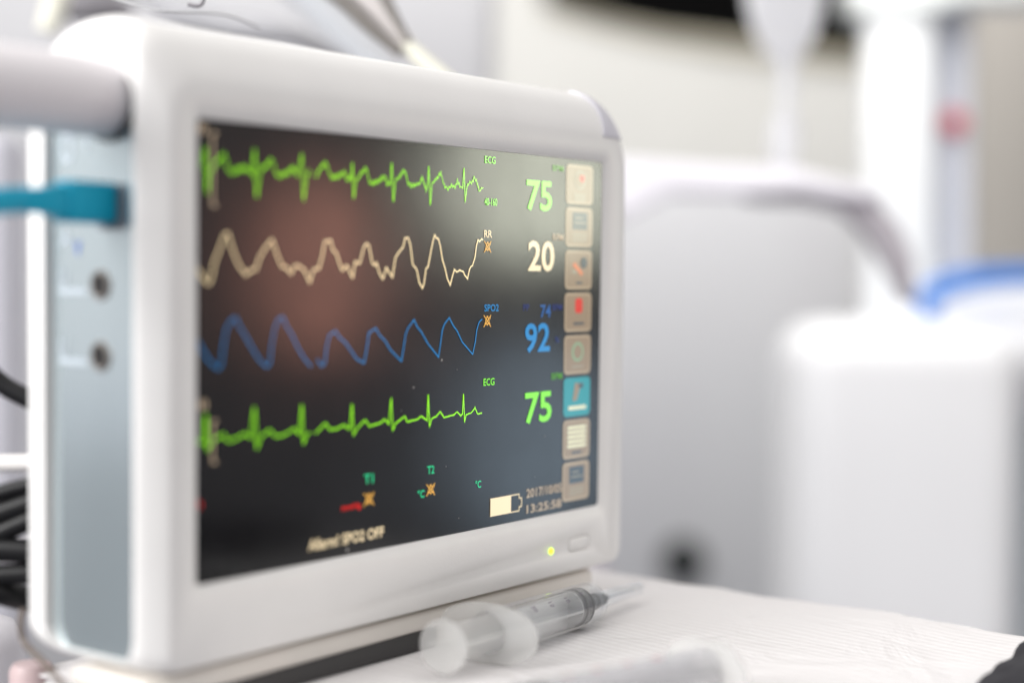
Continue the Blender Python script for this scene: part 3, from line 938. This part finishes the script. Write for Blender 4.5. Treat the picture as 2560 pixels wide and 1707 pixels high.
def syringe(org, ax, label, rod, barrel, stopper_at, cap, mark_angle, milky, group):
    """org = centre of the finger flange; ax points to the nozzle; rod = length of plunger left outside"""
    ax = Vector(ax).normalized()
    org = Vector(org)
    t_ = empty('syringe', org, label, 'syringe', group)
    R = 0.0105
    bm_ = FROST if milky else CLEAR
    lathe('barrel', [(0.0, R), (barrel - 0.001, R), (barrel, R - 0.001), (barrel + 0.0005, 0.0035), (barrel + 0.009, 0.0030), (barrel + 0.0095, 0.0012),
                     (barrel - 0.0005, 0.0012), (barrel - 0.0015, R - 0.0015), (0.0, R - 0.0011), (0.0, R)], org, ax, bm_, t_, 64)
    # finger flange: a disc with two flats
    s = ax.cross(HZ).normalized(); b = s.cross(ax)
    n = 56
    out, inn = [], []
    for q in range(n):
        a = 2 * math.pi * q / n
        ca, sa = math.cos(a), math.sin(a)
        wx = 0.0255 if not milky else 0.0235
        out.append(org + s * wx * math.copysign(abs(ca) ** 0.85, ca) + b * 0.0134 * math.copysign(abs(sa) ** 0.85, sa))
        inn.append(org + (s * math.cos(a) + b * math.sin(a)) * (R - 0.0011))
    V = []
    for dz in (0.0, 0.0022):
        V += [p - ax * (0.0022 - dz) for p in out] + [p - ax * (0.0022 - dz) for p in inn]
    F = []
    for q in range(n):
        r_ = (q + 1) % n
        F += [(q, r_, n + r_, n + q), (2 * n + q, 3 * n + q, 3 * n + r_, 2 * n + r_), (q, 2 * n + q, 2 * n + r_, r_), (n + q, n + r_, 3 * n + r_, 3 * n + q)]
    fl = link('finger_flange', pm('finger_flange', V, F), None, MILKY, 40)
    keep(fl, t_)
    # plunger: crossed ribs, thumb rest and rings
    m_pl = MILKY
    V, F = [], []
    for d_, dn in ((s, b), (b, s)):
        for sg in (1, -1):
            b0 = len(V)
            for L_ in (-rod, stopper_at - 0.002):
                for k1, k2 in ((0.0004, 0.0005), (0.0004, -0.0005), (0.0086, -0.0005), (0.0086, 0.0005)):
                    V.append(org + ax * L_ + d_ * k1 * sg + dn * k2)
            F += [(b0 + i, b0 + (i + 1) % 4, b0 + 4 + (i + 1) % 4, b0 + 4 + i) for i in range(4)] + [(b0, b0 + 3, b0 + 2, b0 + 1), (b0 + 4, b0 + 5, b0 + 6, b0 + 7)]
    pr = link('plunger', pm('plunger', V, F), None, m_pl)
    keep(pr, t_)
    lathe('thumb_rest', [(-rod - 0.002, 0), (-rod - 0.002, 0.0115), (-rod - 0.0014, 0.0121), (-rod - 0.0006, 0.0121), (-rod, 0.0115), (-rod, 0)], org, ax, MILKY, pr, 40)
    lathe('disc_rib', ring_wall(0, 0.0088, stopper_at - 0.0035, stopper_at - 0.002), org, ax, m_pl, pr, 40)
    st = lathe('stopper', [(stopper_at - 0.0015, 0.0), (stopper_at - 0.0015, 0.0080), (stopper_at, 0.0093), (stopper_at + 0.0016, 0.0093), (stopper_at + 0.0024, 0.0078),
                      (stopper_at + 0.0058, 0.0078), (stopper_at + 0.0065, 0.0092), (stopper_at + 0.0080, 0.0092), (stopper_at + 0.011, 0.0040), (stopper_at + 0.0125, 0)], org, ax, RUB, t_, 48)
    # printed scale
    u_ = (s * math.cos(mark_angle) + b * math.sin(mark_angle)).normalized()
    tn = ax.cross(u_)
    V, F = [], []

    def patch(d0, d1, a0, a1, RR=R + 0.00008):
        b0 = len(V)
        k = 6
        for i in range(k + 1):
            a = a0 + (a1 - a0) * i / k
            for d_ in (d0, d1):
                V.append(org + ax * d_ + (u_ * math.cos(a) + tn * math.sin(a)) * RR)
        F.extend([(b0 + 2 * i, b0 + 2 * i + 1, b0 + 2 * i + 3, b0 + 2 * i + 2) for i in range(k)])

    stp = 0.00305
    nt_ = int((barrel - 0.012) / stp)
    for i in range(nt_):
        d_ = barrel - 0.006 - i * stp
        patch(d_, d_ + 0.00035, 0, 0.62 if i % 5 == 0 else 0.36)
    sc = link('scale_print', pm('scale_print', V, F), None, PRINT)
    keep(sc, t_)
    for i, tx in enumerate(('5', '10', '15', '20')):
        d_ = barrel - 0.006 - (i + 1) * 5 * stp
        if d_ < 0.004:
            continue
        me = text_mesh(tx, 0.02)
        me.materials.clear()
        for v in me.vertices:
            a = 0.75 + v.co.x * 0.36
            dd = d_ + 0.0016 - v.co.y * 0.0046
            v.co = org + ax * dd + (u_ * math.cos(a) + tn * math.sin(a)) * (R + 0.0001)
        o_ = link('scale_number', me, None, REDP if milky else PRINT)
        keep(o_, t_)
    if cap:
        b0 = barrel + 0.004
        lathe('needle_hub', [(b0, 0.0), (b0, 0.0042), (b0 + 0.009, 0.0032), (b0 + 0.014, 0.0016), (b0 + 0.014, 0)], org, ax, HUB, t_, 24)
        tube('needle', [org + ax * (b0 + 0.013), org + ax * (b0 + 0.045)], 0.0004, STEEL, t_, 8)
        lathe('needle_cap', [(b0 + 0.006, 0.0046), (b0 + 0.050, 0.0034), (b0 + 0.052, 0.0026), (b0 + 0.0525, 0), (b0 + 0.0515, 0), (b0 + 0.051, 0.0022), (b0 + 0.049, 0.0028), (b0 + 0.006, 0.0040), (b0 + 0.006, 0.0046)], org, ax, CLEAR, t_, 32)
    return t_


P0 = Vector((0.1395, -0.0365, -0.0384))
P1 = Vector((0.2490, -0.0255, -0.0420))
syringe(P0, P1 - P0, 'clear syringe with black stopper and capped needle lying along the foot of the monitor', 0.036, 0.094, 0.0745, True, 1.75, False, 'syringes on the cloth')
Q0 = Vector((0.1440, -0.1440, -0.0395))
Q1 = Vector((0.0560, -0.1180, -0.0405))
syringe(Q0, Q1 - Q0, 'frosted syringe with printed scale lying nearest the front of the cloth', 0.009, 0.094, 0.084, False, 2.6, True, 'syringes on the cloth')

# ------------------------------------------------------------ black crumpled thing at the table corner
BF = mat('black_fabric', (0.012, 0.011, 0.016), 0.65, 0.3, bump=0.3, bscale=200)
bmx = bmesh.new()
bmesh.ops.create_icosphere(bmx, subdivisions=5, radius=1)
from mathutils import noise as NZ
for v in bmx.verts:
    p = v.co.copy()
    n_ = NZ.noise(p * 1.7 + Vector((3, 1, 7))) * 0.22 + abs(NZ.noise(p * 3.4)) * 0.16
    v.co = p * (1 + n_)
    v.co = Vector((v.co.x * 0.085, v.co.y * 0.040, v.co.z * 0.011))
RZ = Matrix.Rotation(math.radians(12), 3, 'Z')
for v in bmx.verts:
    v.co = RZ @ v.co
    v.co += Vector((0.245, -0.2675, -0.047))
    v.co.z = max(v.co.z, TABLE_Z + 0.0022)
me = bpy.data.meshes.new('glove')
bmx.to_mesh(me); bmx.free()
tag(link('crumpled_glove', me, None, BF, 60), 'crumpled black glove lying on the front corner of the white cloth', 'glove')

# ------------------------------------------------------------ cables behind the monitor, on the left
CB = mat('black_cable_rubber', (0.008, 0.008, 0.009), 0.4, 0.3)
CW = mat('white_cable', (0.72, 0.70, 0.74), 0.4)
CG = mat('smoky_tube', (0.16, 0.13, 0.11), 0.25, 0.6)
bl = [((0, 955), (60, 990), 0.0042, 'topmost, arching away alone'), ((0, 1232), (60, 1216), 0.0034, 'second from the top'),
      ((0, 1283), (60, 1262), 0.0047, 'third from the top, bent'), ((0, 1332), (60, 1306), 0.0044, 'fourth from the top'),
      ((0, 1373), (60, 1376), 0.0054, 'fifth from the top, level'), ((0, 1437), (60, 1434), 0.0045, 'second from the bottom')]
for (a, b, r, wd) in bl:
    p0, p1 = at(*a, 0.66), at(*b, 0.66)
    d = p0 - p1
    dn = 1.6 if wd.startswith('topmost') else -0.25
    tag(tube('black_cable', [p1 - d * 3 + HZ * 0.004 * -dn, p1 - d, p0, p0 + d * 2 + HZ * 0.006 * dn, p0 + d * 5 + HZ * 0.012 * dn], r, CB, None),
        'black cable behind the monitor, ' + wd, 'cable', 'black cables behind the monitor')
tag(tube('black_cable', [at(200, 1530, .67), at(70, 1497, 0.67), at(-20, 1474, 0.66), at(-160, 1430, 0.66)], 0.0054, CB, None),
    'thickest black cable behind the monitor, lowest of the bunch', 'cable', 'black cables behind the monitor')
for a, b, wd, r in (((-20, 1302), (70, 1272), 'between the third and fourth black cables', 0.0018), ((-20, 1356), (70, 1346), 'thin one above the level black cable', 0.0012),
                    ((-20, 1406), (70, 1402), 'below the level black cable', 0.0026)):
    p0, p1 = at(*a, 0.69), at(*b, 0.69)
    tag(tube('white_cable', [p1 * 2 - p0, p1, p0, p0 * 2 - p1], r, CW, None), 'pale lilac cable, ' + wd, 'cable', 'pale cables behind the monitor')
RAILM = mat('pale_rail', (0.74, 0.72, 0.70), 0.5)
tag(tube('white_rail', [at(-120, 1160, 0.85), at(120, 1156, 0.85)], 0.0048, RAILM, None), 'cream white rail behind the monitor above the black cables', 'rail')
tag(tube('thin_tube', [at(58, 1520, 0.64), at(52, 1560, 0.64), at(62, 1605, 0.64), at(100, 1645, 0.63), at(140, 1690, 0.62), at(190, 1740, 0.61)], 0.0013, CG, None),
    'smoky thin tube curling down behind the lower left corner of the monitor', 'tube')
PINK = mat('pink_plastic', (0.52, 0.40, 0.40), 0.5)
tag(lathe('pink_cap', [(-0.006, 0), (-0.006, 0.0075), (-0.003, 0.0092), (0.016, 0.0095), (0.019, 0.008), (0.020, 0)], at(80, 1765, 0.68), (0, 0, 1), PINK), 'pale pink round cap standing by the lower left corner of the monitor', 'cap')
LIL = mat('white_bottle_plastic', (0.72, 0.70, 0.74), 0.4)
tag(lathe('white_bottle', [(-0.16, 0), (-0.16, 0.0275), (0.015, 0.0275), (0.024, 0.0225), (0.029, 0.010), (0.0295, 0)], at(-85, 1680, 0.76), (0, 0, 1), LIL), 'lilac white round-shouldered bottle at the left edge below the black cables', 'bottle')

# ------------------------------------------------------------ things behind, left and top
LG = mat('light_grey_metal', (0.38, 0.38, 0.395), 0.5)
DG = mat('mid_grey_plastic', (0.21, 0.20, 0.215), 0.5)
IV = mat('ivory_plastic', (0.80, 0.79, 0.68), 0.5)
WP = mat('white_painted_metal', (0.69, 0.705, 0.715), 0.45)
eq = empty('equipment_tower', at(300, 1200, 1.6), 'light grey equipment tower standing behind the monitor', 'equipment')
block('housing', -500, -700, 1215, 3800, 1.75, 0.35, LG, eq, 0.02)
block('drawer_front', -420, -160, 700, 100, 1.72, 0.03, mat('grey_drawer', (0.42, 0.41, 0.42), 0.4), eq, 0.008)
block('side_trim', 760, -200, 1150, 300, 1.73, 0.03, mat('pale_drawer', (0.46, 0.47, 0.48), 0.4), eq, 0.008)
tag(block('grey_pillar', -160, 330, 30, 4950, 1.25, 0.06, mat('lilac_grey_metal', (0.60, 0.60, 0.66), 0.4), None, 0.02), 'lilac grey pillar at the left edge behind the cables', 'pillar')
# draped tubes and cables over the top of the monitor
tag(tube('dark_clamp', [at(168, 22, 1.3), at(220, 12, 1.3), at(270, 16, 1.3), at(330, 30, 1.3)], [0.013, 0.016, 0.014, 0.006], DG, None), 'dark grey clamp arm above the rounded top left of the monitor', 'clamp')
tag(tube('ivory_connector', [at(150, -90, 1.2), at(142, 0, 1.2), at(118, 80, 1.2)], [0.0100, 0.0100, 0.0085], IV, None), 'short ivory connector at the top left edge beside the dark clamp', 'connector')
tag(tube('grey_hose', [at(330, -40, 1.1), at(430, 25, 1.1), at(560, 62, 1.1), at(720, 85, 1.1), at(860, 150, 1.12)], [0.006, 0.010, 0.009, 0.004], mat('grey_hose', (0.42, 0.42, 0.44), 0.5), None), 'soft grey hose drooping behind the top of the monitor', 'hose')
tag(tube('thin_wire', [at(470, 12, .80), at(492, 16, .80), at(505, 10, .80), at(512, -12, .80)], 0.0010, DG, None), 'thin dark wire hook above the top of the monitor', 'wire')
tag(tube('thin_wire', [at(260, -10, .82), at(340, 16, .82), at(430, 30, .82), at(560, 38, .84), at(650, 70, .86)], 0.0006, mat('pale_wire', (0.45, 0.45, 0.46), 0.4), None), 'long pale thin wire lying above the dark clamp', 'wire')
TA = mat('taupe_rubber', (0.20, 0.185, 0.17), 0.5)
PT = mat('pinkish_white_tube', (0.74, 0.70, 0.69), 0.4)
hz = empty('breathing_tube', at(1000, 90, 0.98), 'white tube with taupe stripes and ivory end sloping behind the monitor top', 'tube')
tube('hose', [at(862, -70, .98), at(905, -10, .98), at(965, 66, .98), at(1012, 122, .98)], 0.0088, PT, hz)
tube('stripe', [at(800, -40, .965), at(868, 14, .965), at(935, 78, .965), at(1000, 132, .965)], [0.0048, 0.0045, 0.0030], TA, hz)
tube('stripe', [at(935, -60, .965), at(962, -5, .965), at(992, 52, .965), at(1022, 104, .965)], [0.0044, 0.0032, 0.0020], TA, hz)
tube('end_sleeve', [at(1012, 112, .97), at(1060, 156, .97), at(1110, 200, .97), at(1150, 236, .97)], [0.0056, 0.0060, 0.0066], IV, hz)
tag(tube('grey_hose', [at(700, -60, 1.25), at(790, 20, 1.25), at(880, 110, 1.25), at(960, 190, 1.25)], 0.011, mat('bluish_hose', (0.55, 0.57, 0.60), 0.5), None), 'bluish grey hose beside the striped white tube', 'hose')

# ------------------------------------------------------------ things behind, right
DK = mat('black_panel', (0.003, 0.003, 0.003), 0.9, 0.05)
TN = mat('tan_trim', (0.50, 0.46, 0.35), 0.6)
def poly_at(pts, Z):
    return [at(u, v, Z) for u, v in pts]
ws = empty('wall_screen', at(1800, -100, 4.3), 'black wall panel with tan lower trim behind the hanging bag', 'wall panel')
prism('panel', poly_at([(1360, 0), (1500, 42), (1650, 74), (1860, 100), (2230, 140), (2230, -500), (1360, -500)], 4.49), HF * 0.03, DK, ws, 0.004)
prism('lower_trim', poly_at([(1360, 3), (1500, 45), (1650, 77), (1860, 103), (2230, 143), (2230, 175), (1860, 138), (1640, 100), (1480, 60), (1360, 22)], 4.49), HF * 0.025, TN, ws, 0.004)
cb = empty('grey_cabinet', at(1800, 2000, 3.2), 'tall pale grey cabinet behind the arched rail with a round dark lock', 'cabinet')
block('cabinet_door', 1380, 462, 2135, 2600, 3.2, 0.3, mat('pale_grey_metal', (0.74, 0.745, 0.77), 0.45), cb, 0.01)
lathe('lock', [(0, 0), (0.0, 0.046), (-0.02, 0.044), (-0.035, 0.036), (-0.04, 0.0)], at(1708, 1400, 3.19), HF, mat('dark_grey_lock', (0.025, 0.03, 0.03), 0.6), cb)
# column, its side coloured grey to stand for shade; beige cupboard
cl = empty('equipment_column', at(2270, 1500, 2.1), 'tall white equipment column with a red button on its side, coloured grey for shade', 'column')
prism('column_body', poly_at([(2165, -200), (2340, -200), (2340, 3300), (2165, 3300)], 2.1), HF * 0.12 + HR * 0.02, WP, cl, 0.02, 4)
prism('column_side', poly_at([(2318, -200), (2432, -200), (2432, 3250), (2318, 3250)], 2.16), HF * 0.2, mat('column_shade_grey', (0.50, 0.52, 0.58), 0.5), cl, 0.01)
prism('top_bracket', poly_at([(2140, -200), (2700, -200), (2700, -5), (2420, 2), (2330, 30), (2140, 30)], 2.08), HF * 0.1, mat('bracket_white', (0.70, 0.73, 0.72), 0.5), cl, 0.01)
lathe('red_button', [(0, 0.0), (0, 0.014), (0.012, 0.015), (0.014, 0.016), (0.02, 0.016)], at(2388, 305, 2.14), HF, mat('red_plastic', (0.50, 0.06, 0.08), 0.4), cl, 32)
tag(block('beige_cupboard', 2425, -300, 2900, 2650, 2.9, 0.4, mat('beige_laminate', (0.42, 0.395, 0.36), 0.6), None, 0.01), 'beige grey cupboard at the right edge behind the white column', 'cupboard')
# infusion bag
iv = empty('infusion_bag', at(1960, 20, 1.55), 'clear white infusion bag hanging with its drip tube below', 'infusion bag')
BAGM = clear_mat('bag_plastic', (0.95, 0.96, 0.98), 0.62, (0.97, 0.97, 0.99), 0.2)
pb = [(1858, -260), (1862, -60), (1874, 20), (1892, 80), (1918, 128), (1950, 146), (1992, 146), (2026, 122), (2050, 70), (2064, 10), (2070, -60), (2072, -260)]
prism('bag', poly_at(pb, 1.55), HF * 0.03, BAGM, iv, 0.010, 4)
tube('port', [at(1970, 130, 1.56), at(1968, 220, 1.56), at(1964, 300, 1.56)], [0.011, 0.008, 0.007], BAGM, iv)
tube('drip_chamber', [at(1964, 290, 1.56), at(1962, 330, 1.56), at(1960, 390, 1.56), at(1962, 440, 1.56)], [0.010, 0.015, 0.015, 0.013, 0.010], BAGM, iv)
# arched rail of a trolley
rl = empty('trolley_rail', at(1900, 470, 1.5), 'broad pale lilac arched rail reaching from the monitor towards the column', 'rail')
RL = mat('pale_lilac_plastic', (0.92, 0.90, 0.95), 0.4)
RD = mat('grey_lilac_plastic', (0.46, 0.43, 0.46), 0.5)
top = [(1480, 392), (1620, 400), (1800, 412), (1990, 420), (2060, 440), (2190, 468), (2222, 495)]
bot = [(2180, 500), (2080, 492), (2000, 478), (1850, 490), (1690, 484), (1590, 535), (1480, 590)]
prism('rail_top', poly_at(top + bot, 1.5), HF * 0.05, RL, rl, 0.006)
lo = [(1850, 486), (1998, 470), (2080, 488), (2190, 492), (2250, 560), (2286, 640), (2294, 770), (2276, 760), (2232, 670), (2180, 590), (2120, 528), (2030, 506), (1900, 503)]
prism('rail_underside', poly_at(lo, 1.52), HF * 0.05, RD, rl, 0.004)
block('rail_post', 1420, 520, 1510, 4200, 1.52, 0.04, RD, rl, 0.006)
# white machine, right
mc = empty('white_machine', at(2250, 1500, 1.9), 'large white rounded machine with a domed top standing right of the table', 'machine')
WM = mat('white_machine_plastic', (0.82, 0.825, 0.84), 0.45)
block('machine_body', 1975, 812, 2545, 3480, 1.95, 0.22, WM, mc, 0.055, 8)
bmx = bmesh.new()
bmesh.ops.create_uvsphere(bmx, u_segments=48, v_segments=24, radius=1)
for v in bmx.verts:
    c_ = v.co
    v.co = at(2530, 890, 2.02) + HR * c_.x * 0.175 + HF * (c_.y * 0.18 + 0.16) + HZ * c_.z * 0.102
me = bpy.data.meshes.new('dome'); bmx.to_mesh(me); bmx.free()
keep(link('domed_top', me, None, WM, 80), mc)
tag(block('blue_grey_locker', 2562, 880, 2900, 3080, 2.3, 0.4, mat('blue_grey_metal', (0.70, 0.74, 0.76), 0.5), None, 0.01), 'blue grey locker just showing at the right edge beside the white machine', 'locker')
tag(tube('blue_hose', [at(2318, 800, 2.0), at(2326, 742, 2.0), at(2385, 712, 2.0), at(2480, 696, 2.0), at(2700, 686, 2.0)], [0.012, 0.016, 0.015, 0.012], mat('blue_plastic', (0.01, 0.17, 0.58), 0.4), None), 'bright blue hose curving over the domed top of the white machine', 'hose')

# unseen dark box added out of view to darken what the side panel mirrors
tr = empty('dark_mirror_box', (-0.55, 0.62, -1.2), 'unseen dark slate box added left of the monitor to darken its mirroring side panel', 'reflection blocker')
rbox('cabinet', (-0.62, 0.72, -0.59), (0.9, 0.5, 1.18), 0.02, mat('slate_metal', (0.07, 0.075, 0.10), 0.5), tr)  # the added box itself, not a real cabinet
